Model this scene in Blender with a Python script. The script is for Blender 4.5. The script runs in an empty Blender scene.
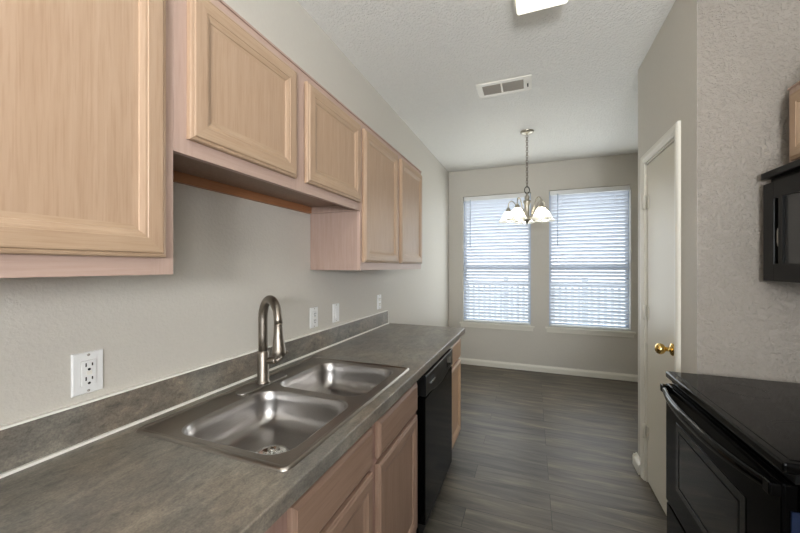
import bpy, bmesh, math, random
from mathutils import Vector, Matrix
random.seed(4)
PI = math.pi
COL = bpy.context.scene.collection
SC = bpy.context.scene

# ---------------------------------------------------------------- camera
F_PX = 340.0
cam_d = bpy.data.cameras.new('camera')
cam = bpy.data.objects.new('camera', cam_d); COL.objects.link(cam)
cam_d.sensor_width = 36.0
cam_d.lens = F_PX / 800.0 * 36.0
cam_d.clip_start = 0.02
cam.location = (1.12, 0.0, 1.381)
cam.rotation_euler = (math.radians(90), 0, math.atan(132.0 / F_PX))
SC.camera = cam

# ---------------------------------------------------------------- world, exposure
SC.view_settings.view_transform = 'Standard'
SC.view_settings.look = 'None'
SC.view_settings.gamma = 1.0
SC.view_settings.use_curve_mapping = False
SC.view_settings.exposure = 0.36
w = bpy.data.worlds.new('sky'); SC.world = w; w.use_nodes = True
wn = w.node_tree.nodes; wl = w.node_tree.links; wn.clear()
wo = wn.new('ShaderNodeOutputWorld'); wb = wn.new('ShaderNodeBackground')
tc = wn.new('ShaderNodeTexCoord'); sp = wn.new('ShaderNodeSeparateXYZ'); cr = wn.new('ShaderNodeValToRGB')
cr.color_ramp.elements[0].position = 0.0; cr.color_ramp.elements[0].color = (0.96, 0.97, 1.0, 1)
cr.color_ramp.elements[1].position = 0.8; cr.color_ramp.elements[1].color = (0.84, 0.91, 1.0, 1)
wl.new(tc.outputs['Generated'], sp.inputs[0]); wl.new(sp.outputs['Z'], cr.inputs[0])
wl.new(cr.outputs[0], wb.inputs['Color']); wb.inputs['Strength'].default_value = 3.0
wl.new(wb.outputs[0], wo.inputs[0])
SC.cycles.max_bounces = 10
SC.cycles.diffuse_bounces = 6
SC.cycles.sample_clamp_indirect = 6.0

def area_light(name, loc, rot, sx, sy, power, color=(1, 1, 1), portal=False):
    d = bpy.data.lights.new(name, 'AREA'); d.shape = 'RECTANGLE'; d.size = sx; d.size_y = sy
    d.energy = power; d.color = color
    o = bpy.data.objects.new(name, d); COL.objects.link(o); o.location = loc; o.rotation_euler = rot
    if portal: d.cycles.is_portal = True
    return o
# unseen fill light added behind the camera, just inside the patio glass
area_light('rear_fill', (1.25, -3.02, 1.10), (math.radians(90), 0, 0), 2.1, 2.1, 8, (0.94, 0.96, 1.0))
# unseen lamp added behind the camera, bounced off the ceiling to brighten the room
area_light('ceiling_fill', (1.60, -1.60, 1.55), (math.radians(152), 0, 0), 0.6, 0.6, 95, (0.96, 0.975, 1.0))
key = area_light('side_fill', (2.25, -0.95, 1.58), (0, 0, 0), 0.7, 0.7, 17, (0.97, 0.98, 1.0))  # unseen side light added to lift the left wall below the cabinets
key.rotation_euler = Vector((-1.0, 0.95, -0.08)).to_track_quat('-Z', 'Y').to_euler()
sd_ = bpy.data.lights.new('sun', 'SUN'); sd_.energy = 3.0; sd_.angle = 0.01; sd_.color = (1.0, 0.96, 0.90)
sun = bpy.data.objects.new('sun', sd_); COL.objects.link(sun); sun.rotation_euler = (math.radians(34), 0, math.radians(-20))   # high sun from the patio side
for wx in (0.655, 1.78):   # lamps added on the room side of the blinds to boost the window daylight
    area_light('dining_fill', (wx, 4.772, 1.48), (math.radians(-90), 0, 0), 0.82, 1.6, 7.5, (0.97, 1.0, 0.98))
for wx in (0.65, 1.79):   # sampling portals of the dining windows
    area_light('dining_window_portal', (wx, 5.05, 1.48), (math.radians(-90), 0, 0), 0.95, 1.9, 1, portal=True)

# ---------------------------------------------------------------- material helpers
def newmat(name):
    m = bpy.data.materials.new(name); m.use_nodes = True
    nt = m.node_tree; b = nt.nodes['Principled BSDF']
    return m, nt, b
def lin(c):
    return tuple(((x / 255.0) / 12.92 if x / 255.0 <= 0.04045 else (((x / 255.0) + 0.055) / 1.055) ** 2.4) for x in c) + (1.0,)
def plain(name, rgb, rough=0.5, metal=0.0, spec=0.5, coat=0.0):
    m, nt, b = newmat(name)
    b.inputs['Base Color'].default_value = lin(rgb); b.inputs['Roughness'].default_value = rough
    b.inputs['Metallic'].default_value = metal; b.inputs['Specular IOR Level'].default_value = spec
    b.inputs['Coat Weight'].default_value = coat
    return m
def pos_map(nt, scale, rot=(0, 0, 0)):
    g = nt.nodes.new('ShaderNodeNewGeometry'); mp = nt.nodes.new('ShaderNodeMapping')
    mp.inputs['Scale'].default_value = scale; mp.inputs['Rotation'].default_value = rot
    nt.links.new(g.outputs['Position'], mp.inputs['Vector']); return mp
def noise(nt, vec, scale, detail=4, rough=0.5, dist=0.0):
    n = nt.nodes.new('ShaderNodeTexNoise'); n.inputs['Scale'].default_value = scale
    n.inputs['Detail'].default_value = detail; n.inputs['Roughness'].default_value = rough
    n.inputs['Distortion'].default_value = dist
    nt.links.new(vec, n.inputs['Vector']); return n
def ramp(nt, fac, stops):
    r = nt.nodes.new('ShaderNodeValToRGB'); e = r.color_ramp.elements
    while len(e) < len(stops): e.new(0.5)
    for i, (p, c) in enumerate(stops):
        e[i].position = p; e[i].color = c if len(c) == 4 else lin(c)
    nt.links.new(fac, r.inputs[0]); return r
def bump(nt, h, b, strength, dist=0.002):
    n = nt.nodes.new('ShaderNodeBump'); n.inputs['Strength'].default_value = strength
    n.inputs['Distance'].default_value = dist
    nt.links.new(h, n.inputs['Height']); nt.links.new(n.outputs[0], b.inputs['Normal']); return n
def mix(nt, a, bb, fac, mode='MIX'):
    m = nt.nodes.new('ShaderNodeMix'); m.data_type = 'RGBA'; m.blend_type = mode
    for s, v in ((m.inputs[6], a), (m.inputs[7], bb)):
        if isinstance(v, tuple): s.default_value = v
        else: nt.links.new(v, s)
    if isinstance(fac, (int, float)): m.inputs[0].default_value = fac
    else: nt.links.new(fac, m.inputs[0])
    return m.outputs[2]

def wall_paint(name, rgb, rgb2, strength=0.35, scale=95, dist=0.003):
    m, nt, b = newmat(name)
    p = pos_map(nt, (1, 1, 1))
    n1 = noise(nt, p.outputs[0], scale, 3, 0.55)
    r = ramp(nt, n1.outputs['Fac'], [(0.42, (0, 0, 0, 1)), (0.62, (1, 1, 1, 1))])
    n2 = noise(nt, p.outputs[0], scale * 0.5, 4, 0.6)
    c = mix(nt, lin(rgb), lin(rgb2), n2.outputs['Fac'])
    nt.links.new(c, b.inputs['Base Color']); b.inputs['Roughness'].default_value = 0.6
    b.inputs['Specular IOR Level'].default_value = 0.35
    bump(nt, r.outputs[0], b, strength, dist)
    return m
M = {}
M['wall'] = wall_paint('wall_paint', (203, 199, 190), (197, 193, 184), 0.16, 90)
M['wall_rough_shaded'] = wall_paint('wall_paint_heavy_shaded', (154, 147, 138), (144, 137, 128), 0.85, 75, 0.004)  # same paint with heavier texture; its dimmer light is put into the darker colour
M['ceiling'] = wall_paint('ceiling_texture', (238, 237, 232), (230, 229, 224), 0.8, 75, 0.005)
M['trim'] = plain('white_trim', (224, 221, 210), 0.35)
M['door_paint'] = plain('door_paint', (214, 209, 194), 0.38)
M['caulk'] = plain('caulk', (242, 240, 232), 0.5)
M['plastic'] = plain('white_plastic', (232, 233, 232), 0.35)
M['slot'] = plain('dark_slot', (25, 25, 25), 0.6)
M['black'] = plain('black_enamel', (4, 4, 4), 0.12, 0, 0.05)
M['black_gloss'] = plain('black_gloss', (4, 4, 4), 0.10, 0, 0.15)
M['black_matte'] = plain('black_plastic', (6, 6, 6), 0.42, 0, 0.15)
M['micro_black'] = plain('microwave_black', (16, 16, 16), 0.34, 0, 0.2)
M['black_glass'] = plain('black_glass', (3, 3, 3), 0.06, 0, 0.15)
M['oven_glass'] = plain('oven_glass', (18, 18, 16), 0.06, 0, 0.4)
M['micro_glass'] = plain('microwave_glass', (62, 62, 62), 0.22, 0, 0.5)
M['blue_strip'] = plain('blue_strip', (18, 28, 50), 0.4, 0, 0.2)
M['brass'] = plain('polished_brass', (222, 190, 118), 0.14, 1.0)
M['nickel'] = plain('brushed_nickel', (140, 132, 122), 0.36, 1.0)
M['nickel_fine'] = plain('satin_nickel', (186, 180, 166), 0.33, 1.0)
M['chrome'] = plain('chrome', (225, 225, 222), 0.08, 1.0)
M['dark_void'] = plain('grey_shadow_board', (120, 84, 60), 0.7)
M['grille'] = plain('register_grey', (168, 163, 154), 0.5)
M['register'] = plain('register_white', (236, 233, 224), 0.45)
M['fence'] = plain('weathered_fence', (165, 166, 170), 0.8)
M['ground'] = plain('pale_concrete', (176, 176, 172), 0.9)
M['vinyl'] = plain('window_vinyl', (190, 200, 216), 0.4)

def steel(name, rgb, rough, sc):
    m, nt, b = newmat(name)
    p = pos_map(nt, sc); n = noise(nt, p.outputs[0], 60, 3, 0.6)
    c = mix(nt, lin(rgb), lin(tuple(x * 0.88 for x in rgb)), n.outputs['Fac'])
    nt.links.new(c, b.inputs['Base Color']); b.inputs['Metallic'].default_value = 1.0
    b.inputs['Roughness'].default_value = rough
    bump(nt, n.outputs['Fac'], b, 0.06, 0.001)
    return m
M['steel'] = steel('brushed_steel', (166, 160, 152), 0.30, (8, 0.5, 8))
M['steel_bowl'] = steel('brushed_steel_bowl', (182, 179, 176), 0.29, (6, 0.6, 6))

def wood(name, base, dark, light, axis, streak=0.4):
    m, nt, b = newmat(name)
    sc = {'z': (30, 30, 1.6), 'y': (30, 1.6, 30)}[axis]
    p = pos_map(nt, sc)
    n = noise(nt, p.outputs[0], 2.6, 6, 0.62, 0.4)
    sc2 = {'z': (150, 150, 5), 'y': (150, 5, 150)}[axis]
    p2 = pos_map(nt, sc2); n2 = noise(nt, p2.outputs[0], 2.0, 3, 0.5)
    r = ramp(nt, n.outputs['Fac'], [(0.25, dark), (0.5, base), (0.78, light)])
    r2 = ramp(nt, n2.outputs['Fac'], [(0.34, (0.80, 0.72, 0.66, 1)), (0.5, (1, 1, 1, 1))])
    c = mix(nt, r.outputs[0], r2.outputs[0], streak, 'MULTIPLY')
    nt.links.new(c, b.inputs['Base Color']); b.inputs['Roughness'].default_value = 0.45
    bump(nt, n2.outputs['Fac'], b, 0.05, 0.001)
    return m
M['door_v'] = wood('maple_vertical', (172, 145, 120), (165, 137, 112), (179, 153, 129), 'z')
M['door_h'] = wood('maple_horizontal', (173, 147, 121), (166, 139, 113), (180, 155, 130), 'y')
M['frame_v'] = wood('pickled_vertical', (179, 154, 141), (171, 146, 133), (186, 162, 150), 'z', 0.2)
M['frame_h'] = wood('pickled_horizontal', (179, 154, 141), (171, 146, 133), (186, 162, 150), 'y', 0.2)
M['base_v'] = wood('base_vertical', (142, 116, 99), (129, 103, 87), (152, 127, 111), 'z', 0.45)  # pinkish base-cabinet woods, darkened for the shade they stand in
M['base_h'] = wood('base_horizontal', (142, 116, 99), (131, 105, 89), (152, 127, 111), 'y', 0.35)
M['base_frame'] = wood('base_frame', (150, 122, 111), (140, 111, 100), (160, 133, 123), 'z', 0.25)
M['raw_wood'] = wood('raw_rail', (166, 116, 80), (150, 100, 66), (176, 128, 92), 'y', 0.3)
M['cherry_side'] = wood('side_panel', (165, 141, 129), (157, 132, 119), (173, 150, 139), 'z', 0.3)
M['wood_end'] = wood('end_cabinet', (186, 154, 124), (174, 141, 111), (194, 164, 136), 'z', 0.35)

def laminate():
    m, nt, b = newmat('stone_laminate')
    p = pos_map(nt, (1.0, 0.55, 1.0), (0, 0, 0.5))
    p1 = pos_map(nt, (1, 1, 1))
    n1 = noise(nt, p.outputs[0], 9, 10, 0.68, 0.7)
    n2 = noise(nt, p.outputs[0], 55, 6, 0.72, 0.5)
    n3 = noise(nt, p1.outputs[0], 3.5, 3, 0.5, 0.2)
    n4 = noise(nt, p1.outputs[0], 230, 2, 0.5)
    r1 = ramp(nt, n1.outputs['Fac'], [(0.30, (98, 95, 91)), (0.48, (119, 114, 107)), (0.68, (146, 139, 128))])
    r2 = ramp(nt, n2.outputs['Fac'], [(0.34, (0.50, 0.50, 0.52, 1)), (0.47, (0.90, 0.90, 0.90, 1)), (0.56, (1, 1, 1, 1)), (0.72, (1.45, 1.40, 1.32, 1))])
    c = mix(nt, r1.outputs[0], r2.outputs[0], 0.8, 'MULTIPLY')
    r4 = ramp(nt, n4.outputs['Fac'], [(0.38, (0.78, 0.78, 0.78, 1)), (0.6, (1.12, 1.12, 1.1, 1))])
    c = mix(nt, c, r4.outputs[0], 0.7, 'MULTIPLY')
    r3 = ramp(nt, n3.outputs['Fac'], [(0.4, (1.0, 0.92, 0.83, 1)), (0.6, (0.93, 0.98, 1.0, 1))])
    c = mix(nt, c, r3.outputs[0], 0.7, 'MULTIPLY')
    nt.links.new(c, b.inputs['Base Color']); b.inputs['Roughness'].default_value = 0.33
    bump(nt, n2.outputs['Fac'], b, 0.06, 0.001)
    return m
M['laminate'] = laminate()

def plank_floor():
    m, nt, b = newmat('grey_plank_floor')
    g = nt.nodes.new('ShaderNodeNewGeometry')
    br = nt.nodes.new('ShaderNodeTexBrick')
    br.inputs['Scale'].default_value = 1.0; br.inputs['Brick Width'].default_value = 1.22
    br.inputs['Row Height'].default_value = 0.15; br.inputs['Mortar Size'].default_value = 0.0014
    br.inputs['Mortar Smooth'].default_value = 0.1
    br.offset = 0.37; br.offset_frequency = 3
    br.inputs['Color1'].default_value = (0.0, 0.0, 0.0, 1); br.inputs['Color2'].default_value = (1, 1, 1, 1)
    br.inputs['Mortar'].default_value = (0.5, 0.5, 0.5, 1)
    nt.links.new(g.outputs['Position'], br.inputs['Vector'])
    # per-plank shift of the grain
    addv = nt.nodes.new('ShaderNodeVectorMath'); addv.operation = 'MULTIPLY_ADD'
    nt.links.new(br.outputs['Color'], addv.inputs[0]); addv.inputs[1].default_value = (3.7, 5.1, 9.0)
    nt.links.new(g.outputs['Position'], addv.inputs[2])
    mp = nt.nodes.new('ShaderNodeMapping'); mp.inputs['Scale'].default_value = (1.1, 9, 1)
    nt.links.new(addv.outputs[0], mp.inputs['Vector'])
    n = noise(nt, mp.outputs[0], 1.7, 9, 0.62, 0.45)
    mp2 = nt.nodes.new('ShaderNodeMapping'); mp2.inputs['Scale'].default_value = (4, 90, 1)
    nt.links.new(addv.outputs[0], mp2.inputs['Vector'])
    n2 = noise(nt, mp2.outputs[0], 2.0, 3, 0.5)
    r = ramp(nt, n.outputs['Fac'], [(0.30, (58, 54, 47)), (0.44, (83, 78, 69)), (0.55, (99, 92, 81)), (0.70, (128, 118, 102))])
    r2 = ramp(nt, n2.outputs['Fac'], [(0.35, (0.72, 0.72, 0.72, 1)), (0.6, (1, 1, 1, 1))])
    c = mix(nt, r.outputs[0], r2.outputs[0], 0.6, 'MULTIPLY')
    tint = ramp(nt, br.outputs['Color'], [(0.0, (0.84, 0.85, 0.87, 1)), (1.0, (1.10, 1.06, 1.0, 1))])
    c = mix(nt, c, tint.outputs[0], 0.9, 'MULTIPLY')
    c = mix(nt, c, lin((30, 28, 26)), br.outputs['Fac'])
    nt.links.new(c, b.inputs['Base Color']); b.inputs['Roughness'].default_value = 0.42
    b.inputs['Specular IOR Level'].default_value = 0.3
    bump(nt, n2.outputs['Fac'], b, 0.12, 0.001)
    return m
M['floor'] = plank_floor()

def glass_mat():
    m = bpy.data.materials.new('window_glass'); m.use_nodes = True; nt = m.node_tree; nt.nodes.clear()
    o = nt.nodes.new('ShaderNodeOutputMaterial'); t = nt.nodes.new('ShaderNodeBsdfTransparent')
    gl = nt.nodes.new('ShaderNodeBsdfGlossy'); gl.inputs['Roughness'].default_value = 0.02
    t.inputs[0].default_value = (0.92, 0.95, 0.96, 1)
    mx = nt.nodes.new('ShaderNodeMixShader'); mx.inputs[0].default_value = 0.06
    nt.links.new(t.outputs[0], mx.inputs[1]); nt.links.new(gl.outputs[0], mx.inputs[2]); nt.links.new(mx.outputs[0], o.inputs[0])
    return m
M['glass'] = glass_mat()
def translucent(name, rgb, fac, rough=0.4):
    m = bpy.data.materials.new(name); m.use_nodes = True; nt = m.node_tree
    b = nt.nodes['Principled BSDF']; b.inputs['Base Color'].default_value = lin(rgb); b.inputs['Roughness'].default_value = rough
    t = nt.nodes.new('ShaderNodeBsdfTranslucent'); t.inputs[0].default_value = lin(rgb)
    mx = nt.nodes.new('ShaderNodeMixShader'); mx.inputs[0].default_value = fac
    o = nt.nodes['Material Output']
    nt.links.new(b.outputs[0], mx.inputs[1]); nt.links.new(t.outputs[0], mx.inputs[2]); nt.links.new(mx.outputs[0], o.inputs[0])
    return m
M['slat'] = translucent('blind_slat', (236, 238, 242), 0.45)
M['shade'] = translucent('frosted_glass', (244, 242, 234), 0.78, 0.2)
def emit(name, rgb, s):
    m = bpy.data.materials.new(name); m.use_nodes = True; nt = m.node_tree
    b = nt.nodes['Principled BSDF']; b.inputs['Base Color'].default_value = lin(rgb)
    b.inputs['Emission Color'].default_value = lin(rgb); b.inputs['Emission Strength'].default_value = s
    return m
M['diffuser'] = emit('lit_diffuser', (255, 252, 236), 1.1)
M['bulb'] = emit('lit_bulb', (255, 248, 232), 22.0)

# ---------------------------------------------------------------- mesh helpers
def nb(): return bmesh.new()
def box(bm, x0, y0, z0, x1, y1, z1, mi=0, bev=0.0):
    vs = [bm.verts.new(p) for p in ((x0, y0, z0), (x1, y0, z0), (x1, y1, z0), (x0, y1, z0), (x0, y0, z1), (x1, y0, z1), (x1, y1, z1), (x0, y1, z1))]
    fs = [bm.faces.new([vs[i] for i in f]) for f in ((0, 3, 2, 1), (4, 5, 6, 7), (0, 1, 5, 4), (1, 2, 6, 5), (2, 3, 7, 6), (3, 0, 4, 7))]
    for f in fs: f.material_index = mi
    if bev > 0:
        es = list({e for f in fs for e in f.edges})
        r = bmesh.ops.bevel(bm, geom=es, offset=bev, segments=2, profile=0.6, affect='EDGES')
        for f in r['faces']: f.material_index = mi
def bridge(bm, a, b, mi=0, smooth=True):
    n = len(a)
    for i in range(n):
        f = bm.faces.new((a[i], a[(i + 1) % n], b[(i + 1) % n], b[i])); f.material_index = mi; f.smooth = smooth
def tube(bm, pts, rad, seg=12, cap=True, mi=0, squash=1.0):
    pts = [Vector(p) for p in pts]; n = len(pts)
    rad = rad if isinstance(rad, (list, tuple)) else [rad] * n
    t0 = (pts[1] - pts[0]).normalized()
    up = Vector((0, 0, 1)) if abs(t0.z) < 0.9 else Vector((1, 0, 0))
    nrm = (up - t0 * up.dot(t0)).normalized(); rings = []
    for i in range(n):
        t = ((pts[min(i + 1, n - 1)] - pts[max(i - 1, 0)])).normalized()
        nrm = (nrm - t * nrm.dot(t)).normalized(); bn = t.cross(nrm)
        rings.append([bm.verts.new(pts[i] + (nrm * math.cos(2 * PI * k / seg) + bn * squash * math.sin(2 * PI * k / seg)) * rad[i]) for k in range(seg)])
    for i in range(n - 1): bridge(bm, rings[i], rings[i + 1], mi)
    if cap:
        for r in (rings[0][::-1], rings[-1]):
            f = bm.faces.new(r); f.material_index = mi
def lathe(bm, c, prof, seg=24, axis=(0, 0, 1), mi=0, closed=False, wave=None):
    """prof: (radius, distance along axis) pairs."""
    c = Vector(c); q = Vector((0, 0, 1)).rotation_difference(Vector(axis)); prev = None; first = None
    for j, (r, h) in enumerate(prof):
        ring = []
        for k in range(seg):
            a = 2 * PI * k / seg; rr = r * (1 + (wave(a, j) if wave else 0))
            ring.append(bm.verts.new(c + q @ Vector((max(rr, 1e-4) * math.cos(a), max(rr, 1e-4) * math.sin(a), h))))
        if prev: bridge(bm, prev, ring, mi)
        else: first = ring
        prev = ring
    if closed:
        bm.faces.new(first[::-1]).material_index = mi; bm.faces.new(prev).material_index = mi
def rrect(x0, y0, x1, y1, r, z, n=6):
    pts = []
    for cx, cy, a0 in ((x1 - r, y1 - r, 0), (x0 + r, y1 - r, PI / 2), (x0 + r, y0 + r, PI), (x1 - r, y0 + r, 1.5 * PI)):
        for k in range(n + 1):
            a = a0 + PI / 2 * k / n; pts.append((cx + r * math.cos(a), cy + r * math.sin(a), z))
    return pts
def world_loc(o):
    v = Vector((0, 0, 0))
    while o: v += Vector(o.location); o = o.parent
    return v
def obj(name, bm, mats, parent=None, recalc=True):
    if recalc: bmesh.ops.recalc_face_normals(bm, faces=bm.faces)
    if parent: bmesh.ops.translate(bm, verts=bm.verts, vec=-world_loc(parent))
    me = bpy.data.meshes.new(name); bm.to_mesh(me); bm.free()
    for m in (mats if isinstance(mats, (list, tuple)) else [mats]): me.materials.append(M[m])
    o = bpy.data.objects.new(name, me); COL.objects.link(o)
    if parent: o.parent = parent
    return o
def tag(o, label, cat, group=None):
    o['label'] = label; o['category'] = cat
    if group: o['group'] = group
    return o
def thing(name, label, cat, loc, group=None):
    o = bpy.data.objects.new(name, None); COL.objects.link(o); o.location = loc; o.empty_display_size = 0.1
    return tag(o, label, cat, group)
def struct(name, bm, mats, parent=None):
    o = obj(name, bm, mats, parent)
    if not parent: o['kind'] = 'structure'
    return o
def relocate(o, loc):
    """move a parentless mesh's origin to its base"""
    v = Vector(loc); o.data.transform(Matrix.Translation(-v)); o.location = v; return o

# ---------------------------------------------------------------- the room
RX = 2.40; BY = 4.83; RY = -3.05; CZ = 2.74; PX = 1.804; PY0 = 1.887; PY1 = 2.79
b = nb(); box(b, -0.12, RY - 0.12, -0.10, RX + 0.12, BY + 0.14, 0.0); struct('floor', b, 'floor')
b = nb(); box(b, -0.12, RY - 0.12, CZ, RX + 0.12, BY + 0.14, CZ + 0.1); struct('ceiling', b, 'ceiling')
b = nb(); box(b, -0.12, RY, 0, 0, BY, CZ); struct('wall_left', b, 'wall')
b = nb(); box(b, RX, RY, 0, RX + 0.12, BY, CZ); struct('wall_right', b, 'wall_rough_shaded')
WINS = [(0.205, 1.105), (1.328, 2.232)]; WZ0, WZ1 = 0.595, 2.37
b = nb()
xs = [-0.12, WINS[0][0], WINS[0][1], WINS[1][0], WINS[1][1], RX + 0.12]
for i in range(5):
    if i in (1, 3):
        box(b, xs[i], BY, 0, xs[i + 1], BY + 0.14, WZ0); box(b, xs[i], BY, WZ1, xs[i + 1], BY + 0.14, CZ)
    else: box(b, xs[i], BY, 0, xs[i + 1], BY + 0.14, CZ)
struct('wall_back', b, 'wall')
# wall behind the camera, with a wide opening added to let in fill light
b = nb()
box(b, -0.12, RY - 0.12, 0, 0.2, RY, CZ); box(b, 2.3, RY - 0.12, 0, RX + 0.12, RY, CZ); box(b, 0.2, RY - 0.12, 2.15, 2.3, RY, CZ)
struct('wall_rear', b, 'wall')
# pantry closet: side with the door faces the aisle
DY0, DY1, DZ = 2.118, 2.616, 2.045
b = nb()
box(b, PX, PY0, 0, PX + 0.1, DY0, CZ); box(b, PX, DY1, 0, PX + 0.1, PY1, CZ); box(b, PX, DY0, DZ, PX + 0.1, DY1, CZ)
struct('wall_pantry_side', b, 'wall')
b = nb(); box(b, PX + 0.0005, PY0 - 0.0005, 0, RX, PY0 + 0.1, CZ); struct('wall_pantry_front', b, 'wall_rough_shaded')
b = nb(); box(b, PX + 0.1, PY1 - 0.1, 0, RX, PY1, CZ); struct('wall_pantry_back', b, 'wall')

# baseboards
def baseboard(name, pts, k=1.0):
    b = nb()
    for (x0, y0, x1, y1, nx, ny) in pts:
        prof = [(0, 0), (0.015 * k, 0), (0.015 * k, 0.055), (0.011 * k, 0.066), (0.006 * k, 0.074), (0.004 * k, 0.082), (0, 0.082)]
        a = [b.verts.new((x0 + nx * d, y0 + ny * d, z)) for d, z in prof]
        c = [b.verts.new((x1 + nx * d, y1 + ny * d, z)) for d, z in prof]
        bridge(b, a, c, 0, False); b.faces.new(a); b.faces.new(c)
    return struct(name, b, 'trim')
baseboard('baseboard_back', [(0, BY, RX, BY, 0, -1)])
baseboard('baseboard_left', [(0, 2.60, 0, BY - 0.015, 1, 0)])
baseboard('baseboard_pantry', [(PX, 2.675, PX, PY1 + 0.026, -1, 0), (PX - 0.026, PY1, RX, PY1, 0, 1), (PX, PY0, PX, 2.061, -1, 0)], 1.75)

# pantry door casing and slab
b = nb()
PROF_C = [(0.0, 0.0), (0.0, 0.012), (0.006, 0.017), (0.016, 0.019), (0.030, 0.018), (0.036, 0.0145), (0.050, 0.012), (0.056, 0.010), (0.056, 0.0)]   # outer edge first
path = [((2.062, 0.0), (1, 0)), ((2.062, 2.101), (1, -1)), ((2.672, 2.101), (-1, -1)), ((2.672, 0.0), (-1, 0))]
prev = None
for (py, pz), (dy_, dz_) in path:
    ring = [b.verts.new((PX - d, py + dy_ * o_, pz + dz_ * o_)) for o_, d in PROF_C]
    if prev: bridge(b, prev, ring, 0, False)
    else: b.faces.new(ring)
    prev = ring
b.faces.new(prev)
# jamb lining
box(b, PX, DY0, 0, PX + 0.1, DY0 + 0.012, DZ); box(b, PX, DY1 - 0.012, 0, PX + 0.1, DY1, DZ); box(b, PX, DY0, DZ - 0.012, PX + 0.1, DY1, DZ)
struct('trim_1', b, 'trim')
dr = bpy.data.objects.new('door_1', None); COL.objects.link(dr); dr.location = (PX + 0.02, (DY0 + DY1) / 2, 0); dr['kind'] = 'structure'
b = nb(); box(b, PX + 0.004, DY0 + 0.014, 0.012, PX + 0.039, DY1 - 0.014, DZ - 0.015, 0, 0.002); obj('door_slab', b, 'door_paint', dr)
for z in (0.323, 1.085, 1.79):
    b = nb(); tube(b, [(PX - 0.012, DY1 - 0.006, z - 0.045), (PX - 0.012, DY1 - 0.006, z + 0.045)], 0.008, 10)
    box(b, PX - 0.0005, DY1 - 0.045, z - 0.042, PX + 0.005, DY1 - 0.014, z + 0.042)
    obj('hinge', b, 'trim', dr)
b = nb()
KY, KZ = DY0 + 0.062, 0.945
lathe(b, (PX + 0.004, KY, KZ), [(0, 0.0), (0.033, 0.0), (0.033, 0.004), (0.028, 0.009), (0.014, 0.012), (0.011, 0.018), (0.011, 0.030), (0.016, 0.034), (0.025, 0.042), (0.029, 0.052), (0.029, 0.060), (0.024, 0.070), (0.014, 0.076), (0, 0.078)], 24, (-1, 0, 0))
obj('door_knob', b, 'brass', dr)

# dining windows
for i, (x0, x1) in enumerate(WINS):
    wd = bpy.data.objects.new('window_%d' % (i + 1), None); COL.objects.link(wd); wd.location = ((x0 + x1) / 2, BY + 0.09, WZ0); wd['kind'] = 'structure'
    b = nb(); ya, yb = BY + 0.085, BY + 0.135; t = 0.035
    zr = 1.375
    box(b, x0, ya, WZ0, x0 + t, yb, WZ1); box(b, x1 - t, ya, WZ0, x1, yb, WZ1)
    box(b, x0 + t, ya, WZ0, x1 - t, yb, WZ0 + 0.045); box(b, x0 + t, ya, WZ1 - 0.035, x1 - t, yb, WZ1)
    box(b, x0 + t, ya, zr - 0.028, x1 - t, yb, zr + 0.028)
    obj('window_frame', b, 'vinyl', wd)
    b = nb(); box(b, x0 + t, BY + 0.108, WZ0 + 0.045, x1 - t, BY + 0.112, zr - 0.028); obj('pane', b, 'glass', wd)
    b = nb(); box(b, x0 + t, BY + 0.108, zr + 0.028, x1 - t, BY + 0.112, WZ1 - 0.035); obj('pane', b, 'glass', wd)
    b = nb()
    e = 0.045
    box(b, x0 - e, BY - 0.032, WZ0 - 0.022, x1 + e, BY + 0.0, WZ0, 0, 0.004)
    box(b, x0 + 0.0005, BY, WZ0 - 0.0, x1 - 0.0005, BY + 0.085, WZ0 + 0.004)
    box(b, x0 - e + 0.015, BY - 0.014, WZ0 - 0.070, x1 + e - 0.015, BY, WZ0 - 0.022, 0, 0.004)
    box(b, x0 - e + 0.010, BY - 0.018, WZ0 - 0.034, x1 + e - 0.010, BY, WZ0 - 0.022)
    obj('window_sill', b, 'trim', wd)

# unseen patio glass, added behind the camera as a source of fill light
wd = bpy.data.objects.new('window_3', None); COL.objects.link(wd); wd.location = (1.25, RY - 0.06, 0); wd['kind'] = 'structure'
b = nb()
for x in (0.2, 1.22, 2.24): box(b, x, RY - 0.10, 0.0, x + 0.06, RY - 0.05, 2.15)
for xa, xb in ((0.26, 1.22), (1.28, 2.24)):
    box(b, xa, RY - 0.10, 0, xb, RY - 0.05, 0.06); box(b, xa, RY - 0.10, 2.09, xb, RY - 0.05, 2.15)
obj('window_frame', b, 'trim', wd)
for xa in (0.26, 1.28):
    b = nb(); box(b, xa, RY - 0.077, 0.06, xa + 0.96, RY - 0.073, 2.09); obj('pane', b, 'glass', wd)

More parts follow.
